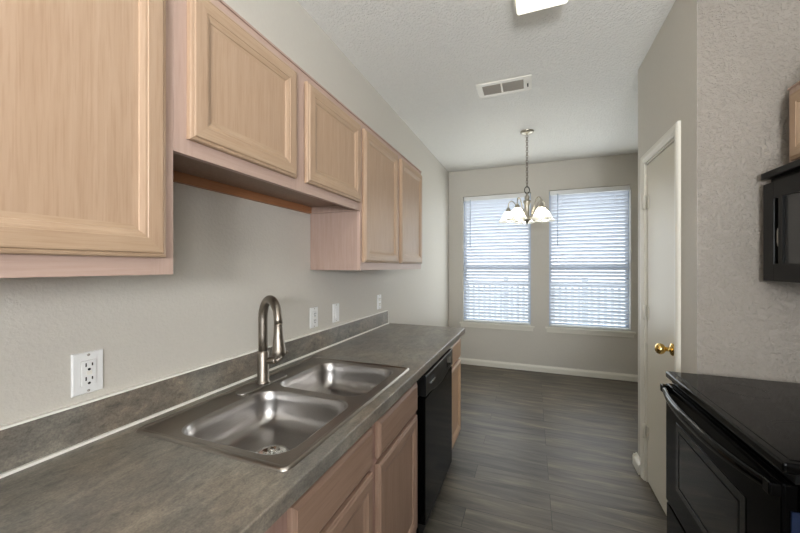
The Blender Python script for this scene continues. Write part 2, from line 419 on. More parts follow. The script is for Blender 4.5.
# ---------------------------------------------------------------- blinds
def blind(x0, x1, label):
    t = thing('window_blind', label, 'window blind', ((x0 + x1) / 2, BY + 0.04, WZ0), 'slatted blinds in the dining windows')
    xa, xb = x0 + 0.012, x1 - 0.012; yc = BY + 0.040
    b = nb(); box(b, xa, yc - 0.032, WZ1 - 0.062, xb, yc + 0.028, WZ1 - 0.004, 0, 0.004); obj('headrail', b, 'plastic', t)
    b = nb(); z = WZ1 - 0.085; ang = math.radians(-45); wv = 0.0255
    while z > WZ0 + 0.07:
        # gently crowned slat, room edge higher
        prof = []
        for k in range(5):
            s = -1 + 2 * k / 4.0; d = s * wv; h = 0.0022 * (1 - s * s)
            prof.append((d * math.cos(ang) - h * math.sin(ang), d * math.sin(ang) + h * math.cos(ang)))
        th = 0.0025
        up = [(y, zz) for y, zz in prof]; dn = [(y + th * math.sin(ang), zz - th * math.cos(ang)) for y, zz in prof][::-1]
        ring = up + dn
        a = [b.verts.new((xa + 0.004, yc + y, z + zz)) for y, zz in ring]; c = [b.verts.new((xb - 0.004, yc + y, z + zz)) for y, zz in ring]
        bridge(b, a, c, 0, False); b.faces.new(a); b.faces.new(c)
        z -= 0.0445
    obj('slats', b, 'slat', t)
    b = nb(); box(b, xa + 0.004, yc - 0.025, WZ0 + 0.012, xb - 0.004, yc + 0.025, WZ0 + 0.032, 0, 0.004); obj('bottom_rail', b, 'plastic', t)
    for fx in (0.16, 0.84):
        b = nb()
        X = xa + (xb - xa) * fx
        for dy in (-0.0275, 0.0275): tube(b, [(X, yc + dy, WZ1 - 0.06), (X, yc + dy, WZ0 + 0.03)], 0.0011, 5)
        obj('ladder_cord', b, 'plastic', t)
    b = nb(); X = xa + 0.09
    tube(b, [(X, yc - 0.036, WZ1 - 0.05), (X, yc - 0.038, WZ1 - 0.60), (X, yc - 0.038, WZ1 - 0.72)], [0.005, 0.005, 0.006], 8)
    obj('tilt_wand', b, 'vinyl', t)
blind(*WINS[0], 'white slatted blind in the dining window nearer the cabinets, partly behind the chandelier')
blind(*WINS[1], 'white slatted blind in the dining window nearer the pantry door')

# ---------------------------------------------------------------- countertop
CY0, CY1, CX, CT, CB = -0.90, 2.585, 0.645, 0.914, 0.874
SX0, SX1, SY0, SY1 = 0.10, 0.575, 0.655, 1.43      # cut-out
ct = thing('countertop', 'mottled grey-brown laminate countertop running along the wall, holding the double sink', 'countertop', (0.32, 0.9, CB))
b = nb()
def slab(bm, x0, y0, x1, y1): box(bm, x0, y0, CB, x1, y1, CT)
outer = [(0.001, CY0), (CX, CY0), (CX, CY1), (0.001, CY1)]
hole = [(SX0, SY0), (SX1, SY0), (SX1, SY1), (SX0, SY1)]
tv = {}
for z in (CT, CB):
    o_ = [b.verts.new((x, y, z)) for x, y in outer]; h_ = [b.verts.new((x, y, z)) for x, y in hole]
    bridge(b, o_, h_, 0, False); tv[z] = (o_, h_)
bridge(b, tv[CT][0], tv[CB][0], 0, False); bridge(b, tv[CT][1], tv[CB][1], 0, False)
bmesh.ops.recalc_face_normals(b, faces=b.faces)
ed = [e for e in b.edges if all(abs(v.co.x - CX) < 1e-5 and abs(v.co.z - CT) < 1e-5 for v in e.verts)]
bmesh.ops.bevel(b, geom=ed, offset=0.004, segments=3, profile=0.5, affect='EDGES')
obj('worktop', b, 'laminate', ct)
b = nb(); box(b, 0.001, CY0, CT, 0.02, 2.565, 1.016, 0, 0.0015); obj('backsplash', b, 'laminate', ct)
b = nb()
for (xa, za, xb, zb) in ((0.0195, CT, 0.029, CT + 0.007), (0.0005, 1.0155, 0.017, 1.0215)):
    box(b, xa, CY0, za, xb, 2.566, zb)
box(b, 0.0005, 2.565, CT, 0.02, 2.5685, 1.018); box(b, 0.0005, 2.568, CT, 0.005, CY1, CT + 0.004)
obj('caulk_line', b, 'caulk', ct)
# ---------------------------------------------------------------- sink
ox0, oy0, ox1, oy1 = 0.066, 0.622, 0.603, 1.464
sk = thing('kitchen_sink', 'stainless steel double bowl drop-in sink set in the countertop', 'sink', (0.33, 1.04, 0.75))
b = nb()
bowls = [(0.172, 0.658, 0.557, 1.028), (0.172, 1.060, 0.557, 1.424)]
BR = 0.065
def loop(b, pts):
    return [b.verts.new(p) for p in pts]
rim = [loop(b, rrect(ox0, oy0, ox1, oy1, 0.022, CT + 0.0003)), loop(b, rrect(ox0 + 0.002, oy0 + 0.002, ox1 - 0.002, oy1 - 0.002, 0.021, CT + 0.006)),
       loop(b, rrect(ox0 + 0.007, oy0 + 0.007, ox1 - 0.007, oy1 - 0.007, 0.018, CT + 0.0075)), loop(b, rrect(ox0 + 0.015, oy0 + 0.015, ox1 - 0.015, oy1 - 0.015, 0.014, CT + 0.006)),
       loop(b, rrect(ox0 + 0.018, oy0 + 0.018, ox1 - 0.018, oy1 - 0.018, 0.013, CT + 0.0035))]
for i in range(4): bridge(b, rim[i], rim[i + 1])
edges = []
L = rim[-1]; edges += [b.edges.get((L[i], L[(i + 1) % len(L)])) for i in range(len(L))]
for bw in bowls:
    L = loop(b, rrect(*bw, BR, CT + 0.0035, 8))
    edges += [b.edges.new((L[i], L[(i + 1) % len(L)])) for i in range(len(L))]
bmesh.ops.triangle_fill(b, edges=edges, use_beauty=True, use_dissolve=False)
obj('sink_deck', b, 'steel', sk)
for bw in bowls:
    b = nb(); x0, y0, x1, y1 = bw; z = CT + 0.0035; prev = None
    for ins, dz, r in ((0, 0, BR), (0.003, -0.001, BR), (0.006, -0.005, BR), (0.009, -0.04, BR - 0.002), (0.013, -0.072, BR - 0.006), (0.018, -0.090, BR - 0.008), (0.028, -0.106, BR - 0.012), (0.045, -0.116, BR - 0.02), (0.075, -0.119, 0.03)):
        L = loop(b, rrect(x0 + ins, y0 + ins, x1 - ins, y1 - ins, r, z + dz, 8))
        if prev: bridge(b, prev, L)
        prev = L
    # floor dished to the drain
    cx, cy = (x0 + x1) / 2, (y0 + y1) / 2
    n = len(prev)
    ring = [b.verts.new((cx + 0.055 * math.cos(math.atan2(v.co.y - cy, v.co.x - cx)), cy + 0.055 * math.sin(math.atan2(v.co.y - cy, v.co.x - cx)), z - 0.122)) for v in prev]
    bridge(b, prev, ring)
    ring2 = [b.verts.new((cx + (v.co.x - cx) * 0.8, cy + (v.co.y - cy) * 0.8, z - 0.124)) for v in ring]
    bridge(b, ring, ring2); b.faces.new(ring2)
    bo = obj('bowl', b, 'steel_bowl', sk, recalc=True)
    b = nb(); lathe(b, (cx, cy, z - 0.125), [(0.0, 0.002), (0.012, 0.002), (0.036, 0.0015), (0.041, 0.006), (0.052, 0.007), (0.057, 0.003)], 28)
    lathe(b, (cx, cy, z - 0.124), [(0.0, 0.018), (0.006, 0.018), (0.007, 0.010), (0.004, 0.006), (0.004, 0.001)], 14)
    for k in range(12):
        a = 2 * PI * k / 12; tube(b, [(cx + 0.012 * math.cos(a), cy + 0.012 * math.sin(a), z - 0.121), (cx + 0.034 * math.cos(a), cy + 0.034 * math.sin(a), z - 0.1215)], 0.0022, 5)
    obj('drain_strainer', b, 'chrome', bo)
    # drain pipe stub so the bowl closes below
# ---------------------------------------------------------------- faucet
fx, fy, fz = 0.132, 1.054, CT + 0.0036
fc = thing('kitchen_faucet', 'brushed nickel gooseneck pull-down faucet on the back ledge of the sink', 'faucet', (fx, fy, fz))
b = nb(); P = [rrect(fx - 0.026, fy - 0.125, fx + 0.026, fy + 0.125, 0.0255, fz, 8), rrect(fx - 0.026, fy - 0.125, fx + 0.026, fy + 0.125, 0.0255, fz + 0.003, 8), rrect(fx - 0.022, fy - 0.121, fx + 0.022, fy + 0.121, 0.0215, fz + 0.006, 8)]
Ls = [loop(b, p) for p in P]; bridge(b, Ls[0], Ls[1]); bridge(b, Ls[1], Ls[2]); b.faces.new(Ls[2]); b.faces.new(Ls[0][::-1])
obj('deck_plate', b, 'steel_bowl', fc)
b = nb(); lathe(b, (fx, fy, fz + 0.006), [(0, 0), (0.027, 0), (0.027, 0.004), (0.0235, 0.009), (0.0215, 0.014), (0.0215, 0.118), (0.0190, 0.124), (0.0165, 0.128), (0, 0.128)], 28)
obj('faucet_body', b, 'nickel', fc)
phi = math.radians(27); dx, dy = math.cos(phi), -math.sin(phi); span = 0.150; R = span / 2
pts = [(fx, fy, fz + 0.12), (fx, fy, 1.10), (fx, fy, 1.15), (fx, fy, 1.172)]
ztop = 1.180
for k in range(0, 17):
    a = PI - (PI * 1.03) * k / 16.0; s = R + R * math.cos(a)
    pts.append((fx + dx * s, fy + dy * s, ztop + R * math.sin(a) * 1.02))
ex = Vector(pts[-1]); rads = [0.0158] * len(pts)
for i in range(len(pts)): rads[i] = 0.0175 - 0.0025 * max(0, (i - 4)) / 17.0
b = nb(); tube(b, pts, rads, 16); obj('neck', b, 'nickel', fc)
b = nb(); dirv = Vector((dx * -0.02, dy * -0.02, -1)).normalized()
dirv = Vector((dx * 0.06, dy * 0.06, -1)).normalized()
lathe(b, ex + Vector((0, 0, 0.004)), [(0, 0), (0.0150, 0), (0.0152, 0.010), (0.0148, 0.012), (0.0148, 0.014), (0.0155, 0.016), (0.0170, 0.040), (0.0200, 0.070), (0.0235, 0.098), (0.0240, 0.112), (0.021, 0.118), (0, 0.118)], 24, dirv)
sh = obj('spray_head', b, 'nickel', fc)
b = nb()
side = Vector((-dy, dx, 0)); q = ex + dirv * 0.055 - Vector((dx, dy, 0)) * 0.0170
for k in (-1, 1): lathe(b, q + dirv * 0.009 * k + Vector((dx, dy, 0)) * 0.002, [(0, 0), (0.0055, 0), (0.0055, 0.003), (0, 0.005)], 12, (-dx, -dy, 0.02))
obj('spray_button', b, 'slot', sh)
hv = Vector((0.90, 0.42, 0)).normalized(); h0 = Vector((fx, fy, fz + 0.092))
b = nb(); lathe(b, h0 + hv * 0.016, [(0, 0), (0.0135, 0), (0.0135, 0.022), (0.0145, 0.024), (0.0145, 0.030), (0.011, 0.034), (0, 0.034)], 20, hv)
tube(b, [h0 + hv * 0.046, h0 + hv * 0.056 + Vector((0, 0, 0.002)), h0 + hv * 0.070 + Vector((0, 0, 0.012)), h0 + hv * 0.095 + Vector((0, 0, 0.036))], [0.010, 0.0085, 0.0055, 0.0045], 12)
obj('lever_handle', b, 'nickel', fc)

# ---------------------------------------------------------------- cabinets
DOOR_PROF = [(0, 0), (0, 0.012), (0.002, 0.015), (0.007, 0.017), (0.0085, 0.0155), (0.011, 0.0195), (0.014, 0.0200), (0.043, 0.0200), (0.0445, 0.0180), (0.049, 0.0175), (0.058, 0.0135), (0.0595, 0.0110), (0.070, 0.0098)]
SLAB_PROF = [(0, 0), (0, 0.011), (0.002, 0.014), (0.011, 0.0185), (0.0125, 0.0200)]
def front(bm, xf, sgn, y0, y1, z0, z1, prof, mats=(0, 1, 2)):
    """moulded front whose back lies at x = xf and which projects sgn*depth"""
    prev = None
    for ins, d in prof:
        x = xf + sgn * d
        L = [bm.verts.new(p) for p in ((x, y0 + ins, z0 + ins), (x, y1 - ins, z0 + ins), (x, y1 - ins, z1 - ins), (x, y0 + ins, z1 - ins))]
        if prev:
            for i in range(4):
                f = bm.faces.new((prev[i], prev[(i + 1) % 4], L[(i + 1) % 4], L[i])); f.material_index = mats[1] if i in (0, 2) else mats[0]
        else:
            bm.faces.new(L[::-1])
        prev = L
    f = bm.faces.new(prev); f.material_index = mats[2]
def face_frame(bm, xf, sgn, y0, y1, z0, z1, stile, rails, mids=(), mh=0.040):
    """stiles 0 / rails 1 materials; rails = list of (za,zb)"""
    xa, xb = (xf - 0.019, xf) if sgn > 0 else (xf, xf + 0.019)
    ys = [(y0, y0 + stile)] + [(m - mh, m + mh) for m in mids] + [(y1 - stile, y1)]
    for a, c in ys: box(bm, xa, a, z0, xb, c, z1, 0)
    for i in range(len(ys) - 1):
        for za, zb in rails: box(bm, xa, ys[i][1], za, xb, ys[i + 1][0], zb, 1)

def upper_cabinet(y0, y1, z0, z1, doors, label, sgn=1, xw=0.0, depth=0.305, mids=(), bottom_up=0.02, top_rail=0.04, bot_rail=0.042):
    xf = xw + sgn * depth
    t = thing('wall_cabinet', label, 'cabinet', (xw + sgn * depth / 2, (y0 + y1) / 2, z0), 'pale wood wall cabinets')
    lo, hi = (xw + 0.001, xf - 0.019) if sgn > 0 else (xf + 0.019, xw - 0.001)
    b = nb()
    box(b, lo, y0 + 0.0005, z0, hi, y0 + 0.013, z1); box(b, lo, y1 - 0.013, z0, hi, y1 - 0.0005, z1)
    box(b, lo, y0 + 0.013, z1 - 0.013, hi, y1 - 0.013, z1)
    bk = (lo, lo + 0.006) if sgn > 0 else (hi - 0.006, hi)
    box(b, bk[0], y0 + 0.013, z0 + bottom_up, bk[1], y1 - 0.013, z1 - 0.013)
    obj('carcass', b, 'cherry_side', t)
    b = nb(); box(b, lo + 0.006, y0 + 0.013, z0 + bottom_up, hi, y1 - 0.013, z0 + bottom_up + 0.013); obj('bottom_panel', b, 'raw_wood' if bottom_up < 0.03 else 'base_v', t)
    if bottom_up >= 0.03:
        b = nb(); box(b, lo, y0 + 0.013, z0 + 0.0, lo + 0.018, y1 - 0.013, z0 + bottom_up); obj('hanging_rail', b, 'raw_wood', t)
    b = nb(); face_frame(b, xf, sgn, y0, y1, z0, z1, 0.052, [(z0, z0 + bot_rail), (z1 - top_rail, z1)], mids)
    obj('face_frame', b, ['frame_v', 'frame_h'], t)
    b = nb()
    xa, xb = (xf - 0.012, xf + 0.006) if sgn > 0 else (xf - 0.006, xf + 0.012)
    box(b, xa, y0, z1, xb, y1, z1 + 0.006); obj('top_moulding', b, 'frame_h', t)
    for (a, c, za, zb) in doors:
        b = nb(); front(b, xf + sgn * 0.0008, sgn, a, c, za, zb, DOOR_PROF); obj('door', b, ['door_v', 'door_h', 'door_v'], t)
    return t
U0, U1, UZ0, UZ1 = 0.560, 1.530, 1.362, 2.122
upper_cabinet(-0.40, 0.572, UZ0, UZ1, [(-0.36, 0.055, 1.402, 2.09), (0.085, 0.546, 1.402, 2.09)], 'large pale maple wall cabinet closest to the camera, over the near end of the counter', mids=(0.07,))
upper_cabinet(0.5725, 1.5395, 1.664, UZ1, [(0.606, 1.022, 1.703, 2.09), (1.083, 1.520, 1.703, 2.09)], 'short two-door pale maple wall cabinet mounted higher above the sink', mids=(1.041,), bottom_up=0.034)
upper_cabinet(1.540, 2.557, UZ0, UZ1, [(1.558, 2.028, 1.402, 2.09), (2.080, 2.536, 1.402, 2.09)], 'tall two-door pale maple wall cabinet at the dining end of the row', mids=(2.04,))

def base_cabinet(y0, y1, fronts, label, mids=(), vm='base_v', hm='base_h'):
    t = thing('base_cabinet', label, 'cabinet', (0.3, (y0 + y1) / 2, 0), 'base cabinets under the long counter')
    b = nb(); xf = 0.60; zt = CB - 0.001
    box(b, 0.02, y0 + 0.0005, 0.0, 0.525, y0 + 0.016, zt); box(b, 0.02, y1 - 0.016, 0.0, 0.525, y1 - 0.0005, zt)
    box(b, 0.525, y0 + 0.0005, 0.10, xf - 0.019, y0 + 0.016, zt); box(b, 0.525, y1 - 0.016, 0.10, xf - 0.019, y1 - 0.0005, zt)
    box(b, 0.02, y0 + 0.016, 0.10, xf - 0.019, y1 - 0.016, 0.115); box(b, 0.02, y0 + 0.016, 0.115, 0.026, y1 - 0.016, zt - 0.05)
    obj('carcass', b, 'base_v', t)
    b = nb(); box(b, 0.525, y0 + 0.016, 0.0, 0.54, y1 - 0.016, 0.0995); obj('toe_kick', b, 'base_frame', t)
    b = nb(); face_frame(b, xf, 1, y0, y1, 0.10, zt, 0.080, [(0.10, 0.165), (0.675, 0.712), (zt - 0.045, zt)], mids)
    obj('face_frame', b, ['base_frame', 'base_h'], t)
    for (kind, a, c, za, zb) in fronts:
        b = nb(); front(b, xf + 0.0008, 1, a, c, za, zb, SLAB_PROF if kind == 'drawer_front' else DOOR_PROF)
        obj(kind, b, [vm, hm, hm if kind == 'drawer_front' else vm], t)
    return t
dz0, dz1, rz0, rz1 = 0.150, 0.682, 0.702, 0.835
base_cabinet(-0.06, 0.56, [('drawer_front', -0.02, 0.525, rz0, rz1), ('door', -0.02, 0.525, dz0, dz1)], 'wood base cabinet under the nearest end of the counter')
base_cabinet(0.56, 1.550, [('drawer_front', 0.628, 1.044, rz0, rz1), ('drawer_front', 1.090, 1.524, rz0, rz1), ('door', 0.628, 1.044, dz0, dz1), ('door', 1.090, 1.524, dz0, dz1)], 'wide pinkish wood base cabinet with two doors and two false drawers under the sink', mids=(1.067,))
base_cabinet(2.185, 2.57, [('drawer_front', 2.203, 2.560, rz0, rz1 + 0.012), ('door', 2.203, 2.560, dz0, dz1)], 'narrow wood base cabinet with one drawer and one door beyond the dishwasher', vm='wood_end', hm='wood_end')

# ---------------------------------------------------------------- dishwasher
dw = thing('dishwasher', 'black built-in dishwasher between the base cabinets', 'dishwasher', (0.33, 1.86, 0))
y0, y1 = 1.592, 2.182
b = nb(); box(b, 0.05, 1.556, 0.0, 0.590, 2.182, 0.868); obj('tub', b, 'black_matte', dw)
b = nb(); xf = 0.636
box(b, 0.592, y0, 0.115, xf - 0.001, y1, 0.735, 0, 0.004); obj('door', b, 'black', dw)
b = nb()
# control panel with a curved lower lip
N = 20; top = 0.846
prof_t, prof_b = [], []
for k in range(N + 1):
    u = k / N; y = y0 + (y1 - y0) * u
    zb = 0.745 - 0.022 * math.sin(PI * min(max((u - 0.12) / 0.76, 0), 1)) ** 1.2
    prof_t.append(y); prof_b.append(zb)
vf = [[b.verts.new((xf + 0.001, y, zb)), b.verts.new((xf + 0.003, y, zb + 0.006)), b.verts.new((xf + 0.0025, y, top - 0.004)), b.verts.new((xf - 0.001, y, top)), b.verts.new((0.592, y, top)), b.verts.new((0.592, y, zb)), b.verts.new((xf - 0.004, y, zb - 0.002))] for y, zb in zip(prof_t, prof_b)]
for i in range(N): bridge(b, vf[i], vf[i + 1], 0, False)
b.faces.new(vf[0]); b.faces.new(vf[-1])
cp = obj('control_panel', b, 'micro_black', dw)
b = nb(); box(b, xf - 0.003, y0, top - 0.001, xf + 0.002, y1, top + 0.003, 0, 0.001); obj('edge_highlight', b, 'steel', cp)  # steel strip added in place of the highlight along the panel's top edge
b = nb()
box(b, xf + 0.0005, 1.660, 0.796, xf + 0.0032, 1.745, 0.824); obj('vent_slot', b, 'slot', cp)
b = nb(); box(b, xf + 0.001, 1.660, 0.789, xf + 0.007, 1.745, 0.795, 0, 0.001); obj('vent_lip', b, 'chrome', cp)
b = nb(); box(b, xf - 0.001, 2.02, 0.768, xf + 0.0040, 2.13, 0.826, 0, 0.001); obj('control_window', b, 'black_glass', cp)
b = nb(); box(b, 0.585, y0, 0.02, 0.60, y1, 0.110); obj('kick_plate', b, 'black_matte', dw)

# ---------------------------------------------------------------- wall plates
def plate(yc, zc, kind, name, label, cat, group=None, wd=0.070, hg=0.111):
    t = thing(name, label, cat, (0.0, yc, zc - hg / 2), group)
    b = nb()
    L1 = [b.verts.new(p) for p in ((0.0005, yc - wd / 2, zc - hg / 2), (0.0005, yc + wd / 2, zc - hg / 2), (0.0005, yc + wd / 2, zc + hg / 2), (0.0005, yc - wd / 2, zc + hg / 2))]
    L2 = [b.verts.new((0.004, v.co.y, v.co.z)) for v in L1]
    L3 = [b.verts.new((0.0065, yc + (v.co.y - yc) * 0.93, zc + (v.co.z - zc) * 0.955)) for v in L1]
    bridge(b, L1, L2, 0, False); bridge(b, L2, L3, 0, False); b.faces.new(L3); b.faces.new(L1)
    obj('cover_plate', b, 'plastic', t)
    for s in (-1, 1):
        b = nb(); lathe(b, (0.0064, yc, zc + s * 0.048), [(0.0035, 0), (0.0035, 0.001), (0, 0.0012)], 10, (1, 0, 0))
        obj('screw', b, 'grille', t)
    def slots(par, cz):
        b = nb()
        box(b, 0.0098, yc - 0.0085, cz - 0.002, 0.0106, yc - 0.0055, cz + 0.008)
        box(b, 0.0098, yc + 0.0055, cz - 0.001, 0.0106, yc + 0.0085, cz + 0.007)
        lathe(b, (0.0098, yc, cz - 0.0095), [(0.0035, 0), (0.0035, 0.0008), (0, 0.0008)], 10, (1, 0, 0))
        obj('slot', b, 'slot', par)
    if kind == 'gfci':
        b = nb(); box(b, 0.006, yc - 0.0168, zc - 0.0335, 0.0068, yc + 0.0168, zc + 0.0335); obj('gasket', b, 'grille', t)
        b = nb(); box(b, 0.0064, yc - 0.016, zc - 0.033, 0.0100, yc + 0.016, zc + 0.033, 0, 0.0006)
        fce = obj('receptacle', b, 'plastic', t)
        slots(fce, zc + 0.019); slots(fce, zc - 0.018)
        b = nb(); box(b, 0.0098, yc - 0.006, zc - 0.0045, 0.0112, yc + 0.006, zc - 0.0005); box(b, 0.0098, yc - 0.006, zc + 0.001, 0.0112, yc + 0.006, zc + 0.005); obj('test_button', b, 'register', fce)
    elif kind == 'duplex':
        for s in (-1, 1):
            b = nb(); P1 = rrect(yc - 0.0165, zc + s * 0.0195 - 0.0135, yc + 0.0165, zc + s * 0.0195 + 0.0135, 0.009, 0, 5)
            A = [b.verts.new((0.0064, p[0], p[1])) for p in P1]; B = [b.verts.new((0.0099, p[0], p[1])) for p in P1]
            bridge(b, A, B, 0, False); b.faces.new(B)
            r = obj('receptacle', b, 'register', t); slots(r, zc + s * 0.0195 + 0.002)
    elif kind == 'rocker':
        b = nb(); box(b, 0.006, yc - 0.0168, zc - 0.0335, 0.0068, yc + 0.0168, zc + 0.0335); obj('gasket', b, 'grille', t)
        b = nb(); box(b, 0.0064, yc - 0.016, zc - 0.033, 0.0085, yc + 0.016, zc + 0.033, 0, 0.0006); obj('switch_frame', b, 'plastic', t)
        b = nb(); vs = [(0.0085, -0.013, -0.030), (0.0085, 0.013, -0.030), (0.0085, 0.013, 0.030), (0.0085, -0.013, 0.030)]
        ft = [(0.0125, -0.0125, -0.0295), (0.0125, 0.0125, -0.0295), (0.0095, 0.0125, 0.0295), (0.0095, -0.0125, 0.0295)]
        A = [b.verts.new((x, yc + y, zc + z)) for x, y, z in vs]; B = [b.verts.new((x, yc + y, zc + z)) for x, y, z in ft]
        bridge(b, A, B, 0, False); b.faces.new(B); b.faces.new(A[::-1]); obj('rocker_paddle', b, 'plastic', t)
    else:
        b = nb(); box(b, 0.0064, yc - 0.0055, zc - 0.012, 0.0076, yc + 0.0055, zc + 0.012); obj('toggle_slot', b, 'grille', t)
        b = nb(); tube(b, [(0.0072, yc, zc), (0.013, yc, zc - 0.004), (0.019, yc, zc - 0.009)], [0.0045, 0.004, 0.0032], 8); obj('toggle', b, 'plastic', t)
plate(0.550, 1.0955, 'gfci', 'wall_outlet', 'white ground-fault outlet with dark slots on the wall closest to the camera', 'outlet')
plate(1.570, 1.101, 'gfci', 'wall_outlet', 'white outlet plate on the wall just beyond the faucet, first of the three there', 'outlet')
plate(1.795, 1.098, 'rocker', 'light_switch', 'white flat switch plate in the middle of the three wall plates beyond the faucet', 'light switch')
plate(2.425, 1.104, 'duplex', 'wall_outlet', 'small white duplex outlet by the far end of the backsplash', 'outlet')

# ---------------------------------------------------------------- range
rg = thing('kitchen_range', 'black freestanding electric range with smooth glass cooktop beside the pantry wall', 'stove', (2.03, 1.47, 0))
ry0, ry1, rxf, rxb = 1.085, 1.850, 1.690, 2.385
b = nb(); box(b, rxf + 0.02, ry0, 0.03, rxb, ry1, 0.880)
for fx_ in (rxf + 0.06, rxb - 0.06):
    for fy_ in (ry0 + 0.05, ry1 - 0.05): lathe(b, (fx_, fy_, 0.0), [(0, 0), (0.018, 0), (0.018, 0.012), (0.01, 0.014), (0.01, 0.03)], 12)
obj('range_body', b, 'black', rg)
b = nb()
box(b, 1.677, ry0 - 0.002, 0.888, rxb, ry1 + 0.002, 0.914, 0, 0.006); ck = obj('cooktop_frame', b, 'black_gloss', rg)
b = nb(); box(b, 1.700, ry0 + 0.02, 0.9135, rxb - 0.09, ry1 - 0.02, 0.9155, 0, 0.0008); obj('cooktop_glass', b, 'black_glass', rg)
for (cx, cy, r) in ((1.86, 1.28, 0.105), (1.86, 1.66, 0.08), (2.14, 1.28, 0.08), (2.14, 1.66, 0.105)):
    b = nb()
    for rr in (r, r - 0.012): lathe(b, (cx, cy, 0.9154), [(rr - 0.001, 0), (rr - 0.001, 0.0003), (rr, 0.0003), (rr, 0)], 48)
    obj('burner_ring', b, 'black_glass', rg)
b = nb(); box(b, rxb - 0.085, ry0, 0.914, rxb, ry1, 1.06, 0, 0.008); bg = obj('backguard', b, 'black', rg)
for y in (1.16, 1.27, 1.66, 1.77):
    b = nb(); lathe(b, (rxb - 0.085, y, 0.995), [(0, 0.024), (0.016, 0.024), (0.020, 0.018), (0.021, 0)], 18, (-1, 0, 0)); obj('knob', b, 'black_matte', bg)
b = nb(); box(b, 1.700, ry0 + 0.002, 0.866, rxb - 0.1, ry1 - 0.002, 0.888); obj('vent_gap', b, 'black_matte', rg)
# oven door
b = nb(); box(b, 1.677, ry0 + 0.003, 0.345, rxf + 0.018, ry1 - 0.003, 0.862, 0, 0.006); od = obj('oven_door', b, 'black', rg)
b = nb(); box(b, 1.6745, 1.235, 0.455, 1.6775, 1.725, 0.735, 0, 0.0008); ow = obj('oven_window', b, 'oven_glass', od)
b = nb()
for (ya, yb, za, zb) in ((1.262, 1.270, 0.48, 0.71), (1.690, 1.698, 0.48, 0.71), (1.262, 1.698, 0.702, 0.710), (1.262, 1.698, 0.48, 0.488)): box(b, 1.6738, ya, za, 1.6750, yb, zb)
obj('window_border', b, 'black_matte', ow)
# bowed handle
b = nb(); n = 28; secs = []
for k in range(n + 1):
    u = k / n; y = ry0 + 0.012 + (ry1 - ry0 - 0.024) * u
    e = min(u, 1 - u) / 0.5
    bow = 0.014 + 0.036 * (1 - (1 - min(e * 1.15, 1)) ** 2.2)
    zc = 0.842 - 0.010 * (1 - (1 - min(e, 1)) ** 2)
    xo = 1.677 - bow; hw = 0.011 + 0.007 * (1 - (1 - e) ** 2)
    secs.append([b.verts.new((xo + px_, y, zc + pz_)) for px_, pz_ in ((0.0, hw * 0.8), (0.006, hw * 1.1), (0.015, hw * 0.95), (0.017, 0), (0.014, -hw), (0.005, -hw * 1.1), (-0.001, -hw * 0.8), (-0.003, 0))])
for i in range(n): bridge(b, secs[i], secs[i + 1])
b.faces.new(secs[0]); b.faces.new(secs[-1])
for ya, yb in ((ry0 + 0.005, ry0 + 0.035), (ry1 - 0.035, ry1 - 0.005)): box(b, 1.655, ya, 0.826, 1.680, yb, 0.858, 0, 0.004)
obj('oven_handle', b, 'black_gloss', od)
b = nb(); box(b, 1.679, ry0 + 0.004, 0.10, rxf + 0.018, ry1 - 0.004, 0.335, 0, 0.006); obj('storage_drawer', b, 'black', rg)
b = nb(); box(b, 1.692, ry0 - 0.0015, 0.10, 1.712, ry0 + 0.003, 0.800); obj('edge_strip', b, 'blue_strip', rg)['label'] = 'narrow blue strip'  # narrow blue strip down the front edge of the range's near side

# ---------------------------------------------------------------- microwave and its cabinet
mw = thing('microwave_oven', 'black over-the-range microwave hanging under the small cabinet', 'microwave', (2.2, 1.47, 1.323))
my0, my1, mxf = 1.085, 1.848, 2.020
b = nb(); box(b, mxf + 0.012, my0 + 0.002, 1.332, RX - 0.003, my1 - 0.002, 1.748); obj('microwave_body', b, 'black_matte', mw)
b = nb()
# door face with slot and recessed window
yh0, yh1 = 1.756, 1.782
box(b, mxf - 0.012, yh1, 1.323, mxf + 0.012, my1, 1.716, 0, 0.002)
box(b, mxf - 0.012, 1.26, 1.323, mxf + 0.012, yh1, 1.392); box(b, mxf - 0.012, 1.26, 1.650, mxf + 0.012, yh1, 1.716)
box(b, mxf - 0.012, 1.732, 1.392, mxf + 0.012, yh0, 1.650); box(b, mxf - 0.012, 1.26, 1.392, mxf + 0.012, 1.30, 1.650)
dm = obj('door', b, 'micro_black', mw)
b = nb(); box(b, mxf - 0.004, 1.30, 1.392, mxf + 0.008, 1.732, 1.650); obj('door_window', b, 'micro_glass', dm)
b = nb(); box(b, mxf + 0.004, yh0, 1.392, mxf + 0.011, yh1, 1.650); obj('grip_recess', b, 'slot', dm)
b = nb(); tube(b, [(mxf - 0.004, 1.769, 1.46), (mxf - 0.006, 1.769, 1.475), (mxf - 0.006, 1.769, 1.515), (mxf - 0.004, 1.769, 1.53)], 0.0035, 8); obj('latch', b, 'grille', dm)
b = nb(); box(b, mxf - 0.010, my0, 1.323, mxf + 0.012, 1.257, 1.716, 0, 0.002); cpn = obj('control_panel', b, 'black', mw)
b = nb(); box(b, mxf - 0.0115, my0 + 0.03, 1.64, mxf - 0.0095, 1.235, 1.69); obj('clock_display', b, 'black_glass', cpn)
for r_ in range(4):
    for c_ in range(3):
        b = nb(); box(b, mxf - 0.0115, my0 + 0.03 + c_ * 0.048, 1.40 + r_ * 0.05, mxf - 0.0095, my0 + 0.066 + c_ * 0.048, 1.432 + r_ * 0.05); obj('keypad_button', b, 'micro_black', cpn)
b = nb(); box(b, mxf - 0.020, my0, 1.736, mxf + 0.30, my1, 1.762, 0, 0.003); obj('top_vent_cap', b, 'micro_black', mw)
b = nb(); box(b, mxf + 0.03, 1.15, 1.327, RX - 0.08, 1.78, 1.333); obj('grease_filter', b, 'grille', mw)
